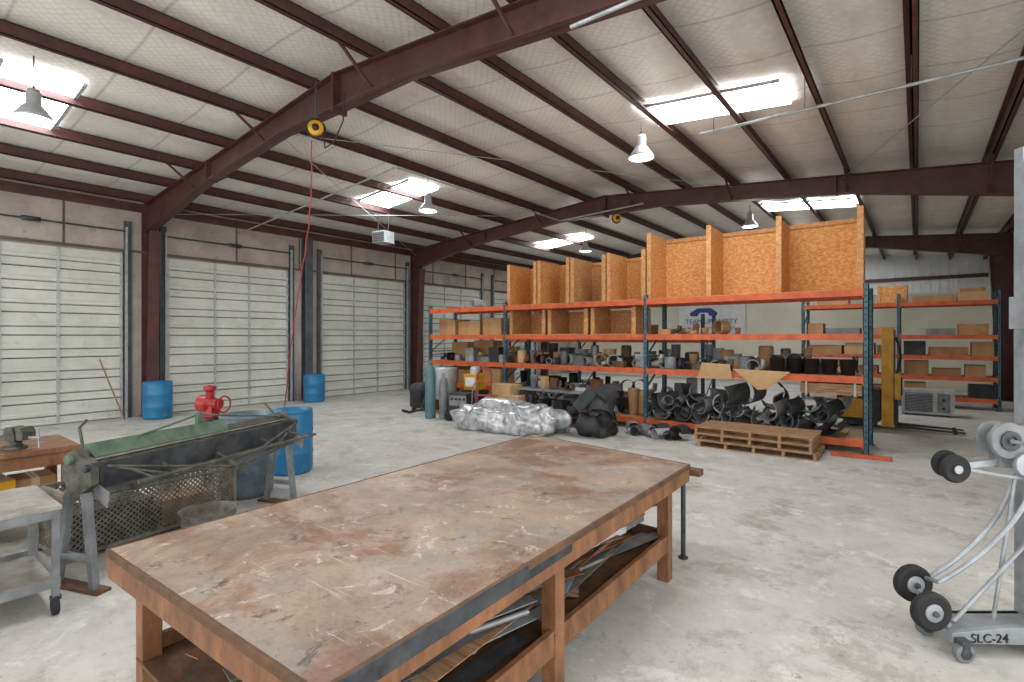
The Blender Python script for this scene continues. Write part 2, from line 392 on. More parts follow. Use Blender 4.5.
w.prism([(XL,0),(XR,0),(XR,zg(XR)),(XM,zg(XM)),(XL,zg(XL))],Y1,Y1+.15,'white_siding')
x=XL+.1
while x<XR-.1: w.prism([(x-.03,0),(x+.03,0),(x+.03,zg(x)-.08),(x-.03,zg(x)-.08)],Y1-.03,Y1,'white_siding'); x+=.3
w.box(XL,XR,Y1-.1,Y1-.03,4.3,4.45,'maroon')
w.build(loc=(0,0,0))
w=MB('wall_partition'); w.box(XL+.6,XR-.05,24,24.12,0,3.45,'cream'); w.box(XL+.6,XR-.05,23.96,24.14,3.42,3.5,'white_siding')
w.build(loc=(0,0,0))
def text(s,size,mat_,loc,rot,parent,ex=.002):
    cu=bpy.data.curves.new('lettering','FONT'); cu.body=s; cu.size=size; cu.extrude=ex; cu.align_x='CENTER'
    cu.materials.append(MATS[mat_]); o=bpy.data.objects.new('lettering',cu); scene.collection.objects.link(o)
    o.parent=parent; bpy.context.view_layer.update(); o.matrix_world=Matrix.Translation(Vector(loc))@rot
    return o
sg=MB('safety_sign'); sg.box(-8.75,-5.85,23.9,23.95,2.05,3.38,'white_paint')
sg.prism([(-8.2,2.85),(-7.9,2.85),(-7.8,3.0),(-7.45,3.0),(-7.35,2.85),(-7.05,2.85),(-7.0,2.98),(-7.3,3.2),(-7.9,3.2),(-8.25,2.98)],23.88,23.9,'blue_sign')
so=sg.build(); RX=Matrix.Rotation(math.pi/2,4,'X')
text('TEAM UP SAFETY',.3,'blue_sign',(-7.3,23.88,2.5),RX,so); text('PROTECT YOUR TEAM WORK SAFE',.13,'blue_sign',(-7.3,23.88,2.25),RX,so)

# ---------------------------------------------------------------- ceiling fixtures
def lamp(x,y,z):
    l=MB('high_bay_lamp')
    l.lathe((x,y,z),[(.0,.34),(.07,.34),(.08,.3),(.08,.16),(.11,.13),(.2,.0),(.215,-.04),(.205,-.04),(.19,0),(.1,.12),(.0,.13)],'gray_lt',24)
    l.lathe((x,y,z),[(.0,-.06),(.12,-.05),(.17,-.02),(.18,.0),(.09,.1)],'bulb',20)
    l.torus((x,y,z+.37),.03,.008,'steel_dark','Y',12,6)
    l.tube((x,y,z+.38),(x,y,zt(x)),.009,'steel_dark'); l.build()
    li=bpy.data.lights.new('high_bay_light','POINT'); li.energy=30; li.shadow_soft_size=.2; li.color=(1,.95,.88)
    o=bpy.data.objects.new('high_bay_light',li); o.location=(x,y,z-.3); scene.collection.objects.link(o)
for x,y,z in ((-9.1,1.52,4.78),(-3.66,8.24,4.95),(-8.93,8.3,4.85),(-3.6,1.6,4.95),(-8.9,15.5,4.85),(-3.6,15.2,4.95),(-3.6,22,4.95)): lamp(x,y,z)
cd=MB('electrical_conduit'); cd.tube((-2.5,7.66,4.85),(2.2,7.66,4.85),.02,'galv'); 
for x in (-2.3,-1.15,-.05,1.05): cd.tube((x,7.66,4.85),(x,7.66,zt(x)),.006,'steel_dark')
cd.build()
cd=MB('electrical_conduit'); cd.tube((-2.6,4.25,4.85),(2.2,4.25,4.85),.02,'galv'); cd.tube((-2.3,4.25,4.85),(-2.3,4.25,zt(-2.3)),.006,'steel_dark'); cd.build()
cd=MB('electrical_conduit'); cd.tube((-14.5,6.6,4.72),(-8,6.6,5.2),.018,'galv'); cd.tube((-8,6.6,5.2),(-8,12.5,5.2),.018,'galv');cd.tube((-8,12.5,5.2),(-5.5,12.5,5.3),.018,'galv'); cd.build()
cd=MB('unit_heater'); cd.M=at(-11.7,9.2,4.5,.2)
cd.box(-.22,.22,-.2,.2,0,.32,'gray_lt')
for i in range(5): cd.cbox((0,-.215,.05+i*.055),(.4,.03,.01),'steel_dark',rx=.5)
for sx in (-.18,.18): cd.tube((sx,0,.32),(sx,0,.84),.008,'steel_dark')
cd.lathe((0,.2,.16),[(0,.06),(.14,.06),(.14,0)],'steel_dark',20,'Y'); cd.build()
def rod(a,b_):
    r=MB('bracing_rod'); r.tube(a,b_,.008,'galv',6); r.build()
rod((-14.3,4.7,4.85),(-8.9,12.7,5.5)); rod((-14.3,12.7,4.85),(-8.9,4.7,5.5)); rod((-8.9,4.7,5.5),(-3.4,12.7,5.4)); rod((-1.2,12.7,5.2),(1.9,4.7,4.95))
def reel(x,y,z,ztop):
    r=MB('cord_reel'); r.M=at(x,y,z,.9)
    r.lathe((0,-.07,0),[(0,0),(.1,0),(.11,.01),(.11,.12),(.1,.13),(0,.13)],'yellow_paint',24,'Y')
    r.lathe((0,-.09,0),[(0,0),(.05,0),(.05,.18),(0,.18)],'black',16,'Y')
    r.torus((0,0,0),.125,.014,'black','Y'); r.box(-.03,.03,-.1,.1,.12,.16,'steel_dark'); r.tube((0,0,.15),(0,0,ztop-z),.012,'steel_dark')
    r.build()
reel(-6.95,4.25,4.95,5.7); reel(-6.3,12.6,5.05,5.7)
c=MB('hanging_red_cord'); pts=[]
a=Vector((-7.0,4.2,4.78)); e=Vector((-7.9,4.3,.95))
for i in range(41):
    t=i/40; p=a.lerp(e,t*t*.6+t*.4); p.z=a.z+(e.z-a.z)*t; p.x+=.03*math.sin(t*5)+.006*math.sin(t*60); p.y+=.03*math.sin(t*7)+.006*math.cos(t*60); pts.append(p)
pts+= [Vector((-7.97,4.3,.5)),Vector((-8.05,4.28,.1)),Vector((-8.2,4.25,.015)),Vector((-8.5,4.4,.015))]
c.path(pts,.009,'red_cord',6); c.build()
c=MB('air_hose'); pts=[(-6.85,4.32,4.8),(-6.8,4.3,4.65),(-6.65,4.35,4.72),(-6.5,4.4,5.0),(-6.45,4.4,5.4)]; c.path(pts,.01,'black',6); c.build()

# ---------------------------------------------------------------- pallet racks
def rack(name,xsU,yf,depth,H,bays,decks=True):
    r=MB(name)
    for x in xsU:
        for yy in (yf,yf+depth-.075):
            r.box(x-.04,x+.04,yy,yy+.012,0,H,'rack_blue'); r.box(x-.04,x-.028,yy,yy+.075,0,H,'rack_blue'); r.box(x+.028,x+.04,yy,yy+.075,0,H,'rack_blue')
            r.box(x-.07,x+.07,yy-.03,yy+.1,0,.012,'rack_blue')
            z=.15
            while z<H-.05: r.box(x-.012,x+.012,yy-.002,yy+.001,z,z+.03,'black'); z+=.1
        n=int((H-.4)//.65)
        for i in range(n): 
            z0=.2+i*.65; 
            r.beam((x,yf+.05,z0),(x,yf+depth-.05,z0+.55 if i%2 else z0),.03,.03,'rack_blue')
            r.beam((x,yf+.05,z0 if i%2==0 else z0+.55),(x,yf+depth-.05,z0+.6),.025,.025,'rack_blue')
    for (a,b_),lv in zip(zip(xsU[:-1],xsU[1:]),bays):
        for z in lv:
            for yy in (yf-.012,yf+depth-.04):
                r.box(a+.04,b_-.04,yy,yy+.05,z-.055,z+.055,'rack_orange')
                for q in (a+.03,b_-.045): r.box(q,q+.015,yy-.006,yy+.055,z-.09,z+.09,'rack_orange')
            if decks:
                x=a+.05; 
                while x<b_-.2:
                    wd=U(.16,.3); r.box(x,min(x+wd-.015,b_-.05),yf+.03,yf+depth-.05,z+.03,z+.052,'ply'); x+=wd*1.0
    return r.build()
YF=10.1; RD=1.07
XU=[-10.8,-8.1,-4.4,-.65]
L0=.17;L1=1.2;L2=1.9;L3=2.62
rack('pallet_rack',XU,YF,RD,2.76,[[.6,1.2,1.9,L3],[L0,L1,L2,L3],[L0,L1,L2,L3]])
rack('pallet_rack',[-2.75,-.4,1.65],18.0,1.0,3.1,[[.25,.8,1.35,1.9,2.8],[.25,.8,1.35,1.9,2.8]])
rack('pallet_rack',[-10.8,-8.1,-4.4],12.4+1.3,1.0,2.5,[[.2,1.0,1.8],[.2,1.0,1.8]])

def cubby(x0,x1,y0,y1,z0,z1,n,mt='osb',lip=True):
    c=MB('osb_cubby_crate'); t=.018
    c.box(x0,x1,y1-t,y1,z0,z1,mt)
    c.box(x0,x1,y0,y1-t,z0,z0+t,mt)
    for i in range(n+1):
        x=x0+(x1-x0)*i/n; x=min(max(x,x0+t/2+.001),x1-t/2-.001)
        c.box(x-t/2,x+t/2,y0,y1-t,z0+t,z1,mt)
        if lip: c.box(x-.045,x+.045,y0-.035,y0,z0,z1+.02,'osb2')
        if lip: c.box(x-.045,x-.01,y0,y1,z1,z1+.035,'osb2')
    c.box(x0,x1,y1-.05,y1-t,z1-.08,z1,'osb2')
    c.build()
zT=L3+.056
cubby(-4.36,-.72,YF+.1,YF+1.0,zT,4.02,3)
for i in range(4):
    xa=-8.05+i*.92; cubby(xa,xa+.82,YF+.12,YF+1.0,zT,3.68+.02*(i%2),1,'osb' if i!=2 else 'osb2',True)
for i in range(3):
    xa=-8.0+i*1.15; cubby(xa,xa+1.0,YF+.15,YF+1.0,L2+.056,L2+.056+.56,1,'osb2',True)

def cbx(x,y,z,dx,dy,dz,rz=0,mt='cardboard',name='cardboard_box'):
    c=MB(name); c.M=at(x,y,z,rz)
    c.box(-dx/2,dx/2,-dy/2,dy/2,0,dz,mt); c.box(-dx/2-.001,dx/2+.001,-.03,.03,dz*.6,dz+.002,'tape')
    c.box(-dx/2,dx/2,-.004,.002,dz,dz+.003,'bench_wood_dark'); c.build(bevel=.004)
d0=L0+.053
def shells(name,x0,x1,z,rows,rmin,rmax,mts):
    c=MB(name)
    for L,(cnt,dy,dz) in enumerate(rows):
        for i in range(cnt):
            r=U(rmin,rmax); x=x0+.22+(x1-x0-.44)*(i+.5*(L%2)+U(-.25,.25))/cnt; x=min(max(x,x0+r),x1-r)
            mid=U(-1.1,1.1)-math.pi/2; sp=U(2.7,3.8)
            c.arc((x,YF+dy+U(-.05,.05),z+r+dz*U(.8,1.1)),r,.022,U(.35,.6),mid-sp/2,mid+sp/2,random.choice(mts),rz=U(-.5,.5),rx=U(-.12,.2),flare=U(.88,1.05),seg=18)
    # smaller full rings / collars filling the gaps
    for i in range(rows[0][0]):
        r=U(.08,.13); c.arc((U(x0+.2,x1-.2),YF+U(.15,.5),z+r+U(0,.3)),r,.012,U(.15,.3),0,6.283,random.choice(mts),rz=U(-.9,.9),rx=U(-.4,.4),seg=16)
    return c.build()
shells('duct_elbow_pile',-4.32,-.72,d0+.01,[(13,.22,0),(12,.62,.1),(11,.3,.2),(9,.6,.36)],.18,.26,['duct_gray','duct_gray','dark_stuff','duct_light','duct_gray'])
shells('duct_fitting_pile',-7.95,-5.6,d0+.01,[(7,.22,0),(7,.6,.1),(6,.35,.22)],.14,.22,['duct_gray','duct_light','dark_stuff','galv'])
def junk(name,x0,x1,y0,y1,z,n,hmax,mts,smin=.08,smax=.3):
    c=MB(name)
    for i in range(n):
        cx=x0+(x1-x0)*(i+.5)/n; cy=U(y0+smax*.6,y1-smax*.6); mt=random.choice(mts); s=U(smin,smax); hh=U(.4,1)*hmax; k=random.randint(0,5)
        if k==0: c.cbox((cx,cy,z+hh/2),(s,s*U(.6,1.1),hh),mt,rz=U(-.4,.4))
        elif k==1: c.lathe((cx,cy,z),[(0,0),(s*.42,0),(s*.46,hh*.1),(s*.46,hh*.9),(s*.4,hh),(0,hh)],mt,16)
        elif k==2:
            c.lathe((cx,cy,z),[(0,0),(s*.36,0),(s*.48,hh),(s*.5,hh+.005),(s*.46,hh),(s*.34,.02),(0,.02)],mt,16)
        elif k==3: c.arc((cx,cy,z+s*.5),s*.5,.01,U(.15,.35),0,6.28,mt,rz=U(-.6,.6))
        elif k==4:  # elbow pipe
            q=s*.5; c.path([(cx-q,cy,z+s*.3),(cx-q*.3,cy,z+s*.32),(cx+q*.3,cy,z+s*.5),(cx+q*.4,cy,z+s*.5+hh*.5)],s*.22,mt,12)
        else:
            c.cbox((cx,cy,z+hh*.3),(s*1.2,s*.9,hh*.6),mt,rz=U(-.3,.3)); c.cbox((cx,cy,z+hh*.6+.03),(s*.5,s*.4,.06),random.choice(mts),rz=U(-.4,.4))
    return c.build()
mix=['dark_stuff','duct_gray','gray_paint','black','cardboard','galv','bench_wood_dark','duct_light','cardboard_lt']
junk('duct_fitting_stock',-4.3,-2.2,YF,YF+.55,L1+.053,15,.34,['dark_stuff','duct_gray','galv','gray_paint','cardboard'],.14,.3)
junk('duct_fitting_stock',-4.3,-.8,YF+.5,YF+1.0,L1+.053,20,.5,['dark_stuff','duct_gray','dark_stuff','gray_paint','cardboard','duct_light'],.16,.36)
bk=MB('black_bucket_row')
for i in range(5):
    x=-2.0+i*.27; z=L1+.053
    bk.lathe((x,YF+.3+.05*(i%2),z),[(0,0),(.1,0),(.125,.26),(.135,.265),(.12,.26),(.095,.02),(0,.02)],'black',18)
    pts=[(x+.13*math.cos(t),YF+.3+.05*(i%2)-.02,z+.26+.1*math.sin(t)) for t in [math.pi*q/8 for q in range(9)]]
    bk.path(pts,.004,'galv',5)
bk.build()
junk('shop_hardware_stock',-8.0,-4.5,YF,YF+.55,L1+.053,22,.36,mix,.12,.3)
junk('shop_hardware_stock',-8.0,-4.5,YF+.5,YF+1.0,L1+.053,18,.55,mix,.2,.36)
junk('shop_hardware_stock',-5.5,-4.5,YF+.1,YF+.9,L0+.053,8,.6,mix,.15,.3)
junk('shop_hardware_stock',-4.2,-2.6,YF,YF+.9,L2+.053,6,.16,['ply','dark_stuff','cardboard'])
junk('stored_equipment',-10.6,-8.2,YF,YF+.5,L1+.053,9,.4,mix,.18,.35)
junk('stored_equipment',-10.6,-8.2,YF+.05,YF+.9,L3+.053-.0,5,.12,['galv','ply'],.15,.25)
for zsh in (.653,1.953): 
    for (x,dx,dz) in ((-10.3,.65,.42),(-9.5,.75,.36),(-8.7,.6,.44)): cbx(x,YF+.5,zsh,dx,.6,dz,U(-.08,.08),random.choice(['cardboard','cardboard_lt']))
for (x,dx,dz) in ((-10.2,.6,.5),(-9.3,.7,.55),(-8.6,.5,.4)): cbx(x,YF+.78,L1+.053,dx,.4,dz,0,'cardboard')
cbx(-10.3,YF+.5,0,.6,.6,.5,.1); cbx(-9.5,YF+.5,0,.7,.6,.5,-.1); cbx(-8.7,YF+.5,0,.5,.55,.5,.05,'cardboard_lt')
junk('stored_equipment',-10.6,-4.6,13.75,14.6,1.053,20,.5,mix,.2,.4)
junk('stored_equipment',-10.6,-4.6,13.75,14.6,1.853,16,.4,['cardboard','cardboard_lt','ply','dark_stuff'],.25,.45)
junk('stored_equipment',-10.6,-4.6,13.75,14.6,.253,16,.6,mix,.25,.45)
pl=MB('plywood_offcut'); pl.M=Matrix.Translation((-3.0,YF-.06,L1+.12))@Matrix.Rotation(.15,4,'X'); pl.prism([(-.32,-.2),(.32,-.2),(.28,.08),(-.22,.1)],-.03,-.015,'cardboard_lt'); pl.build()
pl=MB('plywood_offcut'); pl.M=Matrix.Translation((-2.2,YF-.08,L1+.02))@Matrix.Rotation(.1,4,'X'); pl.prism([(-.46,.1),(.48,.08),(.12,-.24),(-.05,-.26)],-.03,-.012,'cardboard_lt'); pl.build()
lm2=MB('lumber_stack')
for j in range(4):
    for i in range(4): lm2.cbox((-1.15,YF+.10+.1*i,L1+.075+.045*j),(.0,.0,.0),'pallet_wood') if False else lm2.cbox((-1.15,YF+.1+.1*i,L1-.24+.045*j),(.9,.09,.04),'pallet_wood',rz=.015*(i-2))
for sx in (-1.5,-.8): 
    lm2.box(sx-.02,sx+.02,YF+.05,YF+.5,L1-.29,L1-.263,'pallet_wood'); 
    for yy in (YF+.045,YF+.49): lm2.box(sx-.015,sx+.015,yy-.01,yy+.01,L1-.27,L1-.055,'galv')
lm2.build()
def pallets(x0,x1,y0,y1,n):
    p=MB('wooden_pallet_stack'); z=0
    for k in range(n):
        ox=U(-.05,.05)
        for yy in (y0,(y0+y1)/2-.05,y1-.1): p.box(x0+ox,x1+ox,yy,yy+.1,z,z+.016,'pallet_wood')
        for q in range(5):
            xx=x0+ox+(x1-x0-.05)*q/4; p.box(xx,xx+.045,y0,y1,z+.017,z+.095,'pallet_wood')
        m=int((y1-y0)/.12)
        for i in range(m): 
            yy=y0+(y1-y0-.09)*i/(m-1); p.cbox(((x0+x1)/2+ox+U(-.02,.02),yy+.043,z+.105),(x1-x0,.085,.018),'pallet_wood',rz=U(-.006,.006))
        z+=.116
    p.build()
pallets(-3.05,-1.25,9.1,9.98,3)
p=MB('wooden_board'); p.beam((-1.1,9.75,.03),(-.3,9.85,.03),.12,.05,'rack_orange'); p.build()

# floor items left of rack
g=MB('gas_cylinder'); 
g.lathe((-9.0,8.44,0),[(0,0),(.12,0),(.125,.03),(.125,1.05),(.1,1.18),(.04,1.24),(.035,1.26),(.045,1.27),(.045,1.34),(0,1.36)],'teal_gas'); g.build()
g=MB('gas_cylinder'); g.lathe((-8.72,8.6,0),[(0,0),(.1,0),(.105,.03),(.105,.8),(.08,.92),(.03,.97),(.03,1.05),(0,1.05)],'gray_paint'); g.build()
wc=MB('welding_cart'); wc.M=at(-8.2,8.7,0,.3)
wc.box(-.3,.3,-.22,.22,.12,.16,'steel_dark'); wc.box(-.26,.2,-.2,.2,.16,.62,'dark_stuff'); wc.box(-.24,.18,-.21,-.2,.35,.58,'gray_paint')
for i in range(4): wc.lathe((-.17+.1*i,-.21,.5),[(0,-.03),(.025,-.03),(.025,0)],'black',10,'Y')
for sx in (-.25,.25): wc.lathe((sx,-.24,.1),[(0,0),(.1,0),(.1,.05),(0,.05)],'rubber',18,'Y'); wc.lathe((sx,.19,.1),[(0,0),(.1,0),(.1,.05),(0,.05)],'rubber',18,'Y')
wc.path([(.28,-.15,.15),(.32,-.15,.8),(.38,-.15,.88),(.38,.15,.88),(.32,.15,.8),(.28,.15,.15)],.015,'gray_paint'); wc.build(bevel=.004)
ht=MB('hand_truck'); ht.M=at(-7.65,8.75,0,.5)@Matrix.Rotation(-.2,4,'X')
for sx in (-.17,.17): ht.path([(sx,0,.04),(sx,0,1.05),(sx*.6,.06,1.2)],.016,'red_paint'); 
ht.tube((-.1,.06,1.2),(.1,.06,1.2),.016,'red_paint')
for z in (.3,.6,.9): ht.beam((-.17,0,z),(.17,0,z),.02,.03,'red_paint')
ht.box(-.2,.2,-.2,.0,.03,.045,'steel_dark')
ht.M=at(-7.65,8.75,0,.5)
for sx in (-.24,.2): ht.lathe((sx,.12,.12),[(0,0),(.07,0),(.12,.0),(.12,.05),(.07,.05),(0,.05)],'rubber',20,'X')
ht.tube((-.22,.12,.12),(.22,.12,.12),.012,'steel_dark'); ht.build()
yb=MB('yellow_tool_cabinet'); yb.M=at(-8.55,9.5,0,.1); yb.box(-.2,.2,-.2,.2,.62,1.0,'yellow_paint'); yb.box(-.25,.25,-.22,.22,0,.6,'dark_stuff'); 
for i in range(3): yb.box(-.2,.2,-.235,-.22,.06+i*.18,.2+i*.18,'gray_paint')
yb.box(-.14,.14,-.215,-.2,.7,.92,'white_paint'); yb.lathe((.0,0,1.0),[(.12,0),(.12,.14),(.05,.18),(0,.18)],'gray_lt'); yb.build(bevel=.004)
gt=MB('galvanized_tank'); gt.lathe((-9.4,9.3,.35),[(0,0),(.3,0),(.31,.02),(.31,.75),(.3,.78),(0,.8)],'galv'); gt.box(-9.7,-9.1,9.1,9.6,0,.06,'pallet_wood')
for i in (-1,1): gt.box(-9.4+i*.25-.04,-9.4+i*.25+.04,9.1,9.5,.06,.35,'pallet_wood')
gt.build()
wc=MB('shop_vacuum'); wc.lathe((-10.2,9.2,.08),[(0,0),(.22,0),(.26,.05),(.26,.4),(.28,.42),(.28,.48),(.24,.58),(.1,.64),(0,.65)],'dark_stuff'); 
for a in range(4): wc.lathe((-10.2+.22*math.cos(a*1.57),9.2+.22*math.sin(a*1.57)-.02,.05),[(0,0),(.05,0),(.05,.04),(0,.04)],'black',12,'Y')
wc.path([(-9.95,9.05,.3),(-9.7,8.9,.35),(-9.65,8.75,.1),(-9.9,8.6,.04),(-10.3,8.7,.04)],.03,'black'); wc.build()
cbx(-7.6,9.55,0,.8,.5,.55,.1,'cardboard'); cbx(-7.55,9.5,.552,.6,.4,.25,-.15,'cardboard_lt'); cbx(-7.1,9.1,0,.5,.35,.6,.2,'cardboard_lt')
fb=MB('plastic_wrapped_duct_bundle')
for i,(x,y,z,r,ln,rz) in enumerate([(-6.75,8.05,.22,.24,.95,.1),(-6.4,8.5,.24,.26,.95,.2),(-6.6,8.3,.42,.2,.8,-.05),(-5.95,8.25,.24,.26,.5,.4),(-7.1,8.45,.22,.24,.45,-.1)]):
    fb.blob((x,y,z),(ln,r,r),'foil',i,.4,4,56,28,.6,rz)
fb.build()
cl=MB('collapsed_duct_heap')
for i in range(9):
    cl.arc((-5.0+.3*R(),8.75+.35*R(),.3+.45*R()*1.0),U(.16,.26),.01,U(.35,.5),0,U(3,6),random.choice(['dark_stuff','duct_gray','duct_light']),rz=U(-1,1),rx=U(.2,1.2))
cl.blob((-4.9,8.9,.2),(.33,.35,.24),'dark_stuff',3,.5,5)
cl.build()
cl=MB('scrap_duct_pieces')
for i in range(7):
    r=U(.08,.16); cl.arc((-4.4+.16*i,9.55+U(-.2,.2),r),r,.01,U(.2,.4),0,U(4,6.28),random.choice(['duct_light','galv','duct_gray','dark_stuff']),rz=U(-1,1))
cl.build()
bp=MB('work_table'); bp.M=at(-6.2,9.6,0,0)
bp.box(-.9,.9,-.3,.3,.72,.76,'gray_paint')
for sx in (-.85,.85):
    for sy in (-.26,.26): bp.box(sx-.025,sx+.025,sy-.025,sy+.025,0,.72,'steel_dark')
bp.box(-.85,.85,-.26,.26,.2,.23,'steel_dark'); bp.build(); junk('work_table_tools',-7.0,-5.4,9.35,9.85,.762,12,.28,mix,.1,.24); junk('work_table_tools',-6.95,-5.45,9.35,9.85,.232,8,.35,mix,.12,.26)

# stacker behind rack
f=MB('pallet_stacker'); f.M=at(-.46,13.5,0)
for sy in (-.28,.28): 
    f.box(-.12,.08,sy-.05,sy+.05,.05,2.1,'yellow_paint'); f.box(.08,.10,sy-.02,sy+.02,.1,2.05,'steel_dark')
for z in (.3,1.1,2.0): f.box(-.1,.05,-.3,.3,z,z+.1,'yellow_paint')
f.lathe((-.02,-.0,.3),[(0,0),(.03,0),(.03,1.7),(0,1.7)],'galv',12)
f.prism([(-.95,.15),(-.14,.15),(-.14,.8),(-.35,.85),(-.9,.7)],-.35,.35,'dark_stuff'); f.box(-.8,-.2,-.3,.3,.05,.15,'steel_dark'); f.box(-.9,-.3,-.355,-.35,.2,.6,'yellow_paint')
f.path([(-.85,0,.7),(-1.1,0,1.1),(-1.2,0,1.2)],.025,'black'); f.tube((-1.2,-.2,1.2),(-1.2,.2,1.2),.02,'black')
# carriage, battery hood and hose loops beside the mast
f.box(.1,.2,-.3,.3,.62,1.15,'yellow_paint'); f.box(.2,.22,-.25,.25,.7,1.05,'dark_stuff'); f.path([(.12,-.2,1.1),(.2,-.22,1.5),(.12,-.2,1.9)],.02,'black')
for sy in (-.22,.22):
    f.prism([(.1,.04),(1.2,.03),(1.2,.05),(.15,.09),(.15,.6),(.1,.6)],sy-.06,sy+.06,'dark_stuff')
    f.lathe((1.05,sy-.04,.04),[(0,0),(.04,0),(.04,.08),(0,.08)],'rubber',14,'Y')
    f.lathe((-.6,sy-.05,.11),[(0,0),(.11,0),(.11,.1),(0,.1)],'rubber',18,'Y')
f.box(.1,.14,-.32,.32,.3,.38,'dark_stuff'); f.box(.1,.14,-.32,.32,.55,.6,'dark_stuff'); f.build(bevel=.006)
ac=MB('air_conditioner_unit'); ac.M=at(.2,16.3,0); ac.box(-.5,.5,-.3,.3,.04,.62,'gray_lt'); ac.box(-.44,.1,-.305,-.3,.1,.55,'steel_dark'); ac.box(.18,.42,-.306,-.3,.1,.55,'gray_paint')
for i in range(12): ac.cbox((-.17,-.31,.13+i*.036),(.54,.02,.008),'gray_lt',rx=.5)
for i in range(2): ac.lathe((.3,-.306,.2+.2*i),[(0,-.03),(.03,-.03),(.03,0)],'black',12,'Y')
for sx in (-.4,.4): ac.box(sx-.04,sx+.04,-.25,.25,0,.04,'steel_dark')
ac.build(bevel=.008)
for z in (.253+.05,.853,1.403,1.953):
    for (xa,xb) in ((-2.65,-.5),(-.3,1.58)):
        x=xa
        while x<xb-.4:
            w_=min(U(.4,.95),xb-x)
            if R()>.1: cbx(x+w_/2,18.45,z,w_*.93,U(.5,.75),U(.18,.4),U(-.04,.04),random.choice(['cardboard','cardboard_lt','ply','cardboard','gray_paint','dark_stuff']))
            x+=w_+.03
wb=MB('wooden_crate'); wb.M=at(-.55,18.45,2.856)
for (a1,a2,b1,b2) in ((-.35,.35,-.3,-.28),(-.35,.35,.28,.3),(-.35,-.33,-.28,.28),(.33,.35,-.28,.28)): wb.box(a1,a2,b1,b2,0,.48,'osb')
for sx in (-.33,.26): wb.box(sx,sx+.07,-.32,-.3,0,.5,'osb2')
wb.box(-.35,.35,-.28,.28,0,.02,'osb2'); wb.build()
cbx(.35,18.45,2.856,.9,.6,.18,0,'cardboard'); cbx(1.15,18.45,2.856,.6,.6,.24,0,'cardboard_lt'); cbx(1.15,18.45,3.1,.5,.4,.1,0.05,'ply')
cbx(-2.0,18.5,2.856,.8,.6,.15,0,'cardboard')

# ---------------------------------------------------------------- drums
def plastic_drum(x,y,r=.29,H=.88,mt='blue_plastic',name='plastic_drum',open_=False):
    b=MB(name)
    pr=[(0,.0),(r*.9,0),(r*.97,.03),(r,.08),(r,H*.3),(r*1.03,H*.33),(r,H*.36),(r,H*.64),(r*1.03,H*.67),(r,H*.7),(r,H*.93),(r*.97,H*.96),(r*.99,H*.97),(r*.99,H)]
    if open_: pr+=[(r*.95,H),(r*.95,.05),(0,.05)]
    else: pr+=[(r*.93,H),(r*.92,H-.03),(0,H-.03)]
    b.lathe((x,y,0),pr,mt,32)
    if not open_:
        for s in (-1,1): b.lathe((x+s*r*.6,y,H-.03),[(.04,0),(.04,.025),(0,.025)],mt,12)
    b.build()
plastic_drum(-6.98,3.88); plastic_drum(-14.0,4.5,.3,.86); plastic_drum(-14.0,8.5,.3,.8)
plastic_drum(-6.42,3.0,.3,.97,'blue_steel','steel_drum',True)
pl=MB('leaning_wood_strip'); pl.beam((-14.15,3.9,.02),(-14.4,3.5,1.4),.04,.02,'pallet_wood'); pl.build()

# ---------------------------------------------------------------- foreground workbench
c=[(-3.16,.80),(-1.40,.86),(-1.48,4.28),(-3.27,4.56)]
t=MB('wooden_layout_table')
t.prism(c,.815,.85,'tabletop','XY')
d=.012
ci=[(c[0][0]+d,c[0][1]+d),(c[1][0]-d,c[1][1]+d),(c[2][0]-d,c[2][1]-d),(c[3][0]+d,c[3][1]-d)]
for i in range(4):
    a,b_=ci[i],ci[(i+1)%4]; t.beam((a[0],a[1],.765),(b_[0],b_[1],.765),.035,.10,'bench_wood')
for i in range(4):
    a,b_=c[i],c[(i+1)%4]; 
    t.beam((a[0],a[1],.834),(b_[0],b_[1],.834),.02,.036,'bench_wood_dark')
t.beam((-1.392,.9,.812),(-1.43,2.35,.812),.008,.078,'steel_dark'); 
def leg(x,y,w=.09): t.box(x-w/2,x+w/2,y-w/2,y+w/2,0,.72,'bench_wood')
for l in [(-3.07,.95),(-1.5,1.0),(-1.53,2.32),(-1.56,3.95),(-3.12,2.4),(-3.17,4.2)]: leg(*l)
t.box(-3.1,-1.55,.9,4.05,.27,.29,'bench_wood_dark')
t.beam((-1.485,.95,.30),(-1.54,4.0,.30),.035,.13,'bench_wood'); t.beam((-3.1,.95,.30),(-3.16,4.1,.30),.035,.13,'bench_wood')
t.beam((-3.07,1.0,.70),(-1.5,1.0,.70),.035,.09,'bench_wood_dark')
t.beam((-1.56,4.0,.30),(-3.1,4.1,.30),.035,.13,'bench_wood_dark')
for y in (1.8,2.6,3.4): t.beam((-3.15,y,.71),(-1.5,y,.71),.04,.09,'bench_wood_dark')
t.build(bevel=.004)
st=MB('sheet_metal_offcuts')
for i in range(170):
    y0=U(.95,3.3); ln=U(.4,1.5) ; y1=min(y0+ln,3.97); x=U(-2.95,-1.64); z=.30+.0015*i+.002
    mt=random.choice(['gray_paint','steel_dark','duct_light','dark_stuff','bench_wood','galv','duct_gray','mesh_steel','pallet_wood','gray_lt'])
    t1=U(-.4,.4); x2=min(max(x+t1,-2.98),-1.62)
    if i%4==0: st.tube((x,y0,z+.02),(x2,y1,z+U(.0,.06)),U(.008,.016),mt,7)
    elif i%4==1: # angle iron
        st.beam((x,y0,z),(x2,y1,z+.02),.045,.004,mt); st.beam((x+.02,y0,z+.02),(x2+.02,y1,z+.04),.004,.045,mt)
    else: st.beam((x,y0,z),(x2,y1,z+U(0,.04)),U(.03,.12),.006,mt)
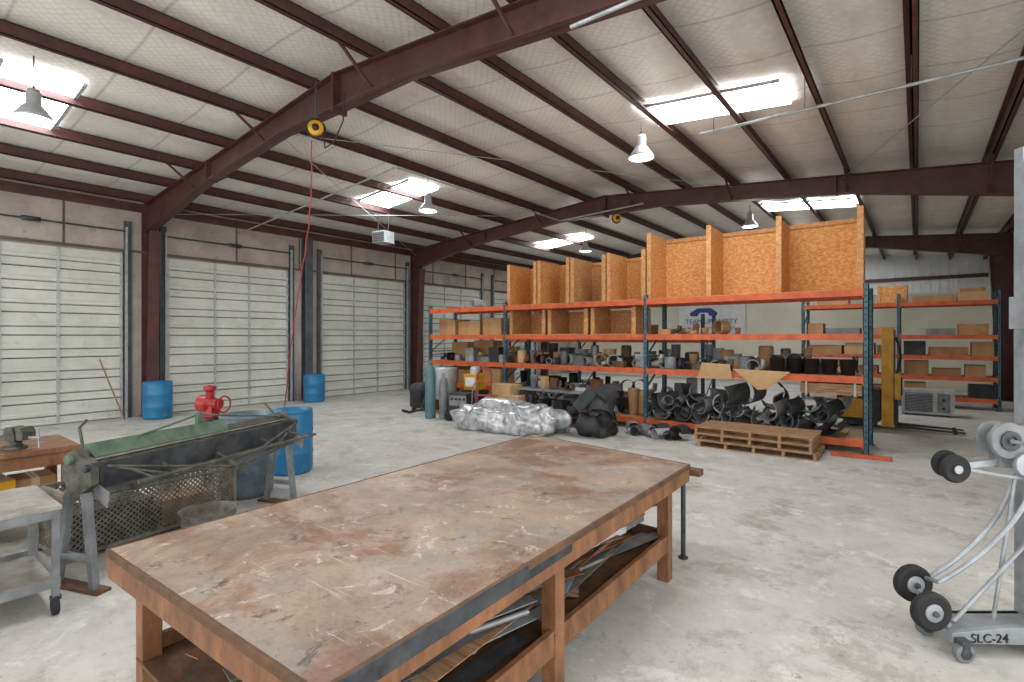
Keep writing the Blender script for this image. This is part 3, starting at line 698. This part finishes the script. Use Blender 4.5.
st.beam((-1.70,1.3,.57),(-1.62,2.3,.565),.02,.01,'yellow_str'); st.beam((-1.78,1.6,.56),(-1.70,3.2,.565),.05,.012,'ply')
st.build()
v=MB('bench_pipe_stand'); v.tube((-1.585,4.43,0),(-1.585,4.43,.74),.02,'steel_dark',12); v.lathe((-1.585,4.43,0),[(0,.0),(.04,0),(.04,.012),(0,.012)],'steel_dark'); v.box(-1.64,-1.42,4.345,4.45,.74,.79,'bench_wood_dark'); v.build()

# ---------------------------------------------------------------- sheet metal brake
k=MB('sheet_metal_brake'); ang=math.atan2(2.05,-.77); k.M=at(-4.93,1.08,0,ang); LN=2.2
k.prism([(-.10,.84),(.08,.84),(.10,.93),(-.08,.96)],0,LN,'iron','YZ')
k.prism([(-.125,.76),(-.11,.76),(-.11,.955),(-.125,.955)],.06,LN-.06,'steel_dark','YZ')
k.prism([(-.125,.765),(-.125,.74),(-.2,.72),(-.2,.735)],.06,LN-.06,'iron','YZ')
k.prism([(.02,.96),(.18,.98),(.16,1.05),(.08,1.08),(-.01,.98)],.1,LN*.62,'green_paint','YZ')
k.prism([(.02,.96),(.16,.98),(.12,1.01),(-.01,.98)],LN*.62,LN-.1,'iron','YZ')
k.prism([(-.05,.962),(.05,.962),(.04,.977),(-.06,.972)],.08,LN-.08,'mesh_steel','YZ')
for s in (0,1):
    x0=.08 if s==0 else LN-.08; k.tube((x0,-.17,.93),(LN/2,-.34,.70),.012,'iron'); k.tube((x0,-.14,.72),(LN/2,-.34,.68),.012,'iron'); k.tube((x0,-.16,.93),(LN*(.25 if s==0 else .75),-.3,.76),.01,'iron')
    k.tube((x0,.05,1.0),(LN/2,.1,1.16),.01,'green_paint')
k.beam((LN/2,-.12,.8),(LN/2,-.36,.69),.04,.05,'iron'); k.beam((LN/4,-.12,.84),(LN/4,-.30,.76),.03,.03,'iron'); k.beam((LN*.75,-.12,.84),(LN*.75,-.30,.76),.03,.03,'iron')
k.beam((LN/2,.1,1.06),(LN/2,.1,1.18),.04,.04,'green_paint')
for x in (0,LN-.07):
    k.prism([(-.13,.80),(-.03,.73),(.12,.73),(.18,.88),(.14,1.02),(.05,1.06),(-.04,.99),(-.13,.97)],x-.01,x+.05,'iron','YZ')
    k.lathe((x-.04,-.10,.93),[(0,0),(.03,0),(.03,.11),(0,.11)],'steel_dark',14,'X')
    k.lathe((x-.04,.08,.98),[(0,0),(.035,0),(.035,.11),(0,.11)],'green_paint',14,'X')
    k.prism([(-.14,.02),(-.09,.02),(.0,.73),(-.06,.74)],x,x+.05,'gray_paint','YZ'); k.prism([(.25,.02),(.30,.02),(.17,.74),(.11,.73)],x,x+.05,'gray_paint','YZ')
    k.prism([(-.2,.62),(-.02,.74),(-.05,.82),(-.22,.74)],x+.055,x+.065,'duct_light','YZ')
    k.box(x,x+.05,-.06,.22,.22,.26,'gray_paint'); k.box(x-.02,x+.09,-.2,.36,0,.025,'bench_wood_dark')
k.path([(.1,.12,1.05),(.1,.16,1.2),(.1,.08,1.26)],.012,'iron'); k.path([(LN-.1,.12,1.03),(LN-.1,.24,1.14)],.012,'iron')
k.tube((.25,-.12,.88),(.22,-.46,.83),.011,'iron'); k.tube((LN-.25,-.12,.88),(LN-.25,-.46,.83),.011,'iron'); k.tube((.10,-.46,.83),(LN-.12,-.46,.83),.014,'iron')
k.build(bevel=.003)
e=MB('expanded_metal_bin'); e.M=at(-5.62,1.15,0,math.radians(98))
W_,D_,H_=1.45,.55,.56
for (a,b_) in (((0,0),(W_,0)),((0,D_),(W_,D_)),((0,0),(0,D_)),((W_,0),(W_,D_))):
    for z in (.05,H_): e.beam((a[0],a[1],z),(b_[0],b_[1],z),.035,.035,'mesh_steel')
for p in ((0,0),(W_,0),(W_,D_),(0,D_)): e.box(p[0]-.018,p[0]+.018,p[1]-.018,p[1]+.018,0,H_,'mesh_steel')
def meshside(p,q):
    p=Vector(p+(0,));q=Vector(q+(0,)); L_=(q-p).length; d=(q-p)/L_; s=.05; hh=H_-.05
    n=int((L_+hh)/s)
    for i in range(n):
        o=i*s-hh
        a0=max(0,o); z0=.05+(a0-o); a1=min(L_,o+hh); z1=.05+(a1-o)
        if a1-a0>.02:
            e.beam(tuple(p+d*a0+Vector((0,0,z0))),tuple(p+d*a1+Vector((0,0,z1))),.005,.013,'mesh_steel')
            e.beam(tuple(p+d*a0+Vector((0,0,H_+.05-z0))),tuple(p+d*a1+Vector((0,0,H_+.05-z1))),.005,.013,'mesh_steel')
for s_ in (((0,0),(W_,0)),((0,D_),(W_,D_)),((0,0),(0,D_)),((W_,0),(W_,D_))): meshside(*s_)
e.box(0,W_,0,D_,.03,.05,'mesh_steel')
e.box(.1,.7,.08,.47,.052,.36,'dark_stuff'); e.box(.78,1.3,.1,.45,.052,.28,'cardboard'); e.build()
rb=MB('round_metal_tub'); rb.lathe((-5.25,2.1,0),[(0,.0),(.2,0),(.235,.28),(.25,.29),(.225,.28),(.19,.02),(0,.02)],'mesh_steel'); rb.build()
rm=MB('red_pipe_threader'); rm.M=at(-7.7,3.1,0,.4)
for a in (0,2.1,4.2): rm.tube((0,0,.75),(.4*math.cos(a),.4*math.sin(a),.0),.02,'steel_dark')
rm.lathe((0,0,.72),[(0,0),(.12,0),(.12,.08),(0,.08)],'steel_dark',16)
rm.lathe((-.18,0,.98),[(0,0),(.08,0),(.12,.04),(.12,.18),(.08,.22),(.08,.34),(0,.34)],'red_paint',20,'X'); rm.box(-.1,.1,-.07,.07,.8,.95,'red_paint')
rm.lathe((0,0,1.05),[(.05,0),(.05,.1),(.08,.12),(.08,.17),(0,.19)],'red_paint',16); rm.torus((.24,0,.98),.11,.012,'red_paint','X')
rm.build(bevel=.003)
wb=MB('wooden_workbench'); wb.box(-7.3,-6.45,-1.2,1.42,.80,.85,'bench_wood'); 
for x in (-7.22,-6.53):
    for y in (-1.1,.1,1.34): wb.box(x-.045,x+.045,y-.045,y+.045,0,.8,'bench_wood')
wb.box(-6.5,-6.47,-1.15,1.38,.68,.8,'bench_wood'); wb.box(-7.25,-6.5,-1.1,1.36,.25,.28,'bench_wood_dark'); wb.box(-6.5,-6.47,-1.15,1.38,.2,.3,'bench_wood'); wb.build(bevel=.004)
cbx(-6.8,.7,.282,.5,.5,.3,.1,'yellow_paint','yellow_tool_case'); cbx(-6.8,1.12,.282,.35,.3,.28,0,'cardboard')
vs_=MB('bench_vise'); vs_.M=at(-6.7,.98,.85,.5); vs_.lathe((0,0,0),[(0,0),(.1,0),(.1,.02),(.06,.04),(.06,.09),(0,.09)],'iron',16)
vs_.prism([(-.12,.08),(.08,.08),(.08,.13),(.04,.21),(-.02,.21),(-.05,.14),(-.12,.12)],-.06,.06,'iron'); vs_.prism([(.1,.09),(.17,.09),(.17,.16),(.14,.21),(.09,.21)],-.06,.06,'iron')
vs_.tube((.0,0,.11),(.3,0,.11),.015,'galv'); vs_.tube((.28,0,.02),(.28,0,.2),.008,'galv'); vs_.build(bevel=.003)
ct=MB('steel_shop_cart'); x0,x1,y0,y1=-5.42,-4.64,.14,.91
for x in (x0,x1-.04):
    for y in (y0,y1-.04): ct.box(x,x+.04,y,y+.04,.12,.72,'gray_paint'); ct.lathe((x+.02,y+.0,.06),[(0,0),(.06,0),(.06,.035),(0,.035)],'rubber',16,'Y'); ct.box(x,x+.04,y-.01,y+.05,.1,.13,'steel_dark')
ct.box(x0-.01,x1+.01,y0-.01,y1+.01,.72,.745,'cart_top'); ct.box(x0,x1,y0,y1,.2,.215,'cart_top')
for (a,b_) in (((x0,y0),(x1,y0)),((x0,y1),(x1,y1)),((x0,y0),(x0,y1)),((x1,y0),(x1,y1))):
    for z in (.22,.69): ct.beam((a[0],a[1],z),(b_[0],b_[1],z),.012,.06,'gray_paint')
ct.build(bevel=.003)
pp=MB('wooden_pallet'); pp.M=at(-5.95,.2,0,0)
for q in (-.45,0,.45): pp.box(-.35,.35,q-.03,q+.03,.02,.11,'pallet_wood')
for i in range(6): pp.box(-.35+.122*i,-.35+.122*i+.09,-.5,.5,.11,.128,'pallet_wood'); pp.box(-.35+.122*i,-.35+.122*i+.09,-.5,.5,0,.018,'pallet_wood')
pp.build()

# ---------------------------------------------------------------- material lift (right foreground)
LM=at(.40,4.37,0,math.atan2(.614,.789))
g=MB('material_lift'); g.M=LM; o_=.075
for i,(w_,zt_) in enumerate(((.24,2.9),(.20,3.0),(.16,3.1))):
    y=-.07+.07*i
    g.box(o_+.10+.02*i,o_+.118+.02*i,y,y+.06,.1,zt_,'alu'); g.box(o_+.10+w_,o_+.118+w_,y,y+.06,.1,zt_,'alu'); g.box(o_+.112+.02*i,o_+.10+w_,y+.025,y+.035,.1,zt_,'alu')
g.box(o_+.09,o_+.10,-.06,-.03,.1,2.9,'black')
for z in (.3,.9,1.5,2.2): g.box(o_+.09,o_+.36,-.09,-.07,z,z+.05,'gray_paint')
g.box(o_+.04,o_+.10,-.06,.06,1.95,2.15,'alu')
g.lathe((-.03,-.1,1.28),[(0,0),(.105,0),(.11,.01),(.11,.03),(.05,.035),(.05,.1),(.105,.105),(.105,.12),(0,.12)],'gray_paint',28,'Y')
g.lathe((-.03,-.104,1.28),[(0,0),(.03,0),(.03,-.01),(.06,-.01),(.06,0)],'steel_dark',20,'Y')
g.lathe((.06,-.12,1.14),[(0,0),(.07,0),(.07,.03),(0,.03)],'alu',24,'Y')
g.box(-.03,.2,-.04,.04,1.1,1.36,'gray_paint'); g.tube((-.03,-.11,1.28),(-.03,-.2,1.28),.012,'galv'); g.beam((-.03,-.2,1.28),(.02,-.2,1.40),.02,.008,'galv'); g.tube((.02,-.2,1.40),(.02,-.28,1.40),.015,'black')
for y,x in ((-.07,-.31),(.06,-.26)):
    g.lathe((x,y,1.10),[(0,0),(.03,0),(.035,.01),(.055,.01),(.075,.0),(.085,.015),(.085,.035),(.075,.05),(.055,.04),(0,.04)],'rubber',28,'Y'); g.lathe((x,y-.004,1.10),[(0,0),(.026,0),(.026,.05)],'alu',16,'Y')
g.tube((-.31,-.07,1.1),(-.26,.1,1.1),.012,'galv'); g.beam((-.28,.0,1.1),(.19,.0,1.16),.03,.04,'alu'); g.beam((-.28,.0,1.1),(.19,0,1.02),.02,.02,'alu')
def bez(p0,p1,p2,n=14): 
    p0,p1,p2=map(Vector,(p0,p1,p2)); return [p0*(1-t)**2+p1*2*t*(1-t)+p2*t*t for t in [i/n for i in range(n+1)]]
g.path(bez((.17,-.06,1.04),(.02,-.06,.66),(-.42,-.06,.42)),.015,'alu',10)
g.path(bez((.17,.1,.96),(.05,.1,.6),(-.38,.1,.36)),.015,'alu',10)
g.tube((.17,-.02,.66),(-.30,-.02,.16),.013,'alu'); g.tube((-.42,-.07,.42),(-.38,.12,.37),.013,'alu'); g.tube((.12,.02,1.05),(-.02,.02,.15),.012,'alu')
for (x,y,z) in ((-.45,.08,.335),(-.48,-.10,.25)):
    g.lathe((x,y,z),[(0,.01),(.05,.01),(.06,.0),(.075,.0),(.098,-.005),(.115,.01),(.115,.045),(.098,.06),(.08,.05),(0,.05)],'rubber',32,'Y'); g.lathe((x,y-.008,z),[(0,0),(.05,.0),(.055,.01)],'alu',20,'Y'); g.lathe((x,y-.02,z),[(0,0),(.018,0),(.018,.05)],'steel_dark',12,'Y')
g.beam((-.45,.1,.33),(-.38,-.04,.14),.03,.03,'alu'); g.beam((-.48,-.05,.25),(-.36,-.06,.16),.03,.03,'alu')
g.prism([(-.40,.09),(.4,.07),(.4,.16),(-.05,.18),(-.40,.15)],-.13,-.09,'alu'); g.box(-.38,.4,-.12,.12,.13,.15,'alu'); g.prism([(-.40,.09),(.4,.07),(.4,.15),(-.40,.15)],.09,.13,'alu')
for (x,y) in ((-.36,-.16),(-.36,.12),(.3,-.16)):
    g.lathe((x,y-.02,.055),[(0,0),(.055,0),(.055,.04),(0,.04)],'gray_paint',20,'Y'); g.lathe((x,y-.03,.055),[(0,0),(.03,0),(.03,.06)],'steel_dark',14,'Y'); g.box(x-.03,x+.03,y-.03,y+.03,.108,.13,'steel_dark'); g.box(x-.02,x+.02,y-.028,y-.022,.05,.11,'steel_dark')
g.beam((.12,-.1,.05),(.25,-1.1,.05),.06,.05,'alu'); g.beam((.3,.1,.05),(.95,.6,.05),.06,.05,'alu')
go=g.build(bevel=.002)
ch=text('SLC-24',.075,'black',(0,0,0),Matrix.Identity(4),go)
ch.matrix_world=LM@Matrix.Translation((-.18,-.133,.095))@RX
eb=MB('electrical_panel'); eb.box(XR-.12,XR-.02,14.2,14.8,1.3,2.3,'gray_paint'); eb.box(XR-.13,XR-.12,14.25,14.75,1.35,2.25,'gray_lt'); eb.tube((XR-.07,14.5,2.3),(XR-.07,14.5,4.9),.02,'galv'); eb.build()

# ---------------------------------------------------------------- world, camera
wd=bpy.data.worlds.new('World'); scene.world=wd; wd.use_nodes=True
bg=wd.node_tree.nodes['Background']; bg.inputs[0].default_value=(1,.985,.96,1); bg.inputs[1].default_value=2.7
cam=bpy.data.cameras.new('camera'); cam.sensor_width=36; cam.lens=36*520/1024; cam.shift_y=-4/1024; cam.clip_end=200
co_=bpy.data.objects.new('camera',cam); scene.collection.objects.link(co_); co_.location=(0,0,1.9); co_.rotation_euler=(math.pi/2,0,math.atan(405/520)); scene.camera=co_
scene.view_settings.view_transform='Standard'
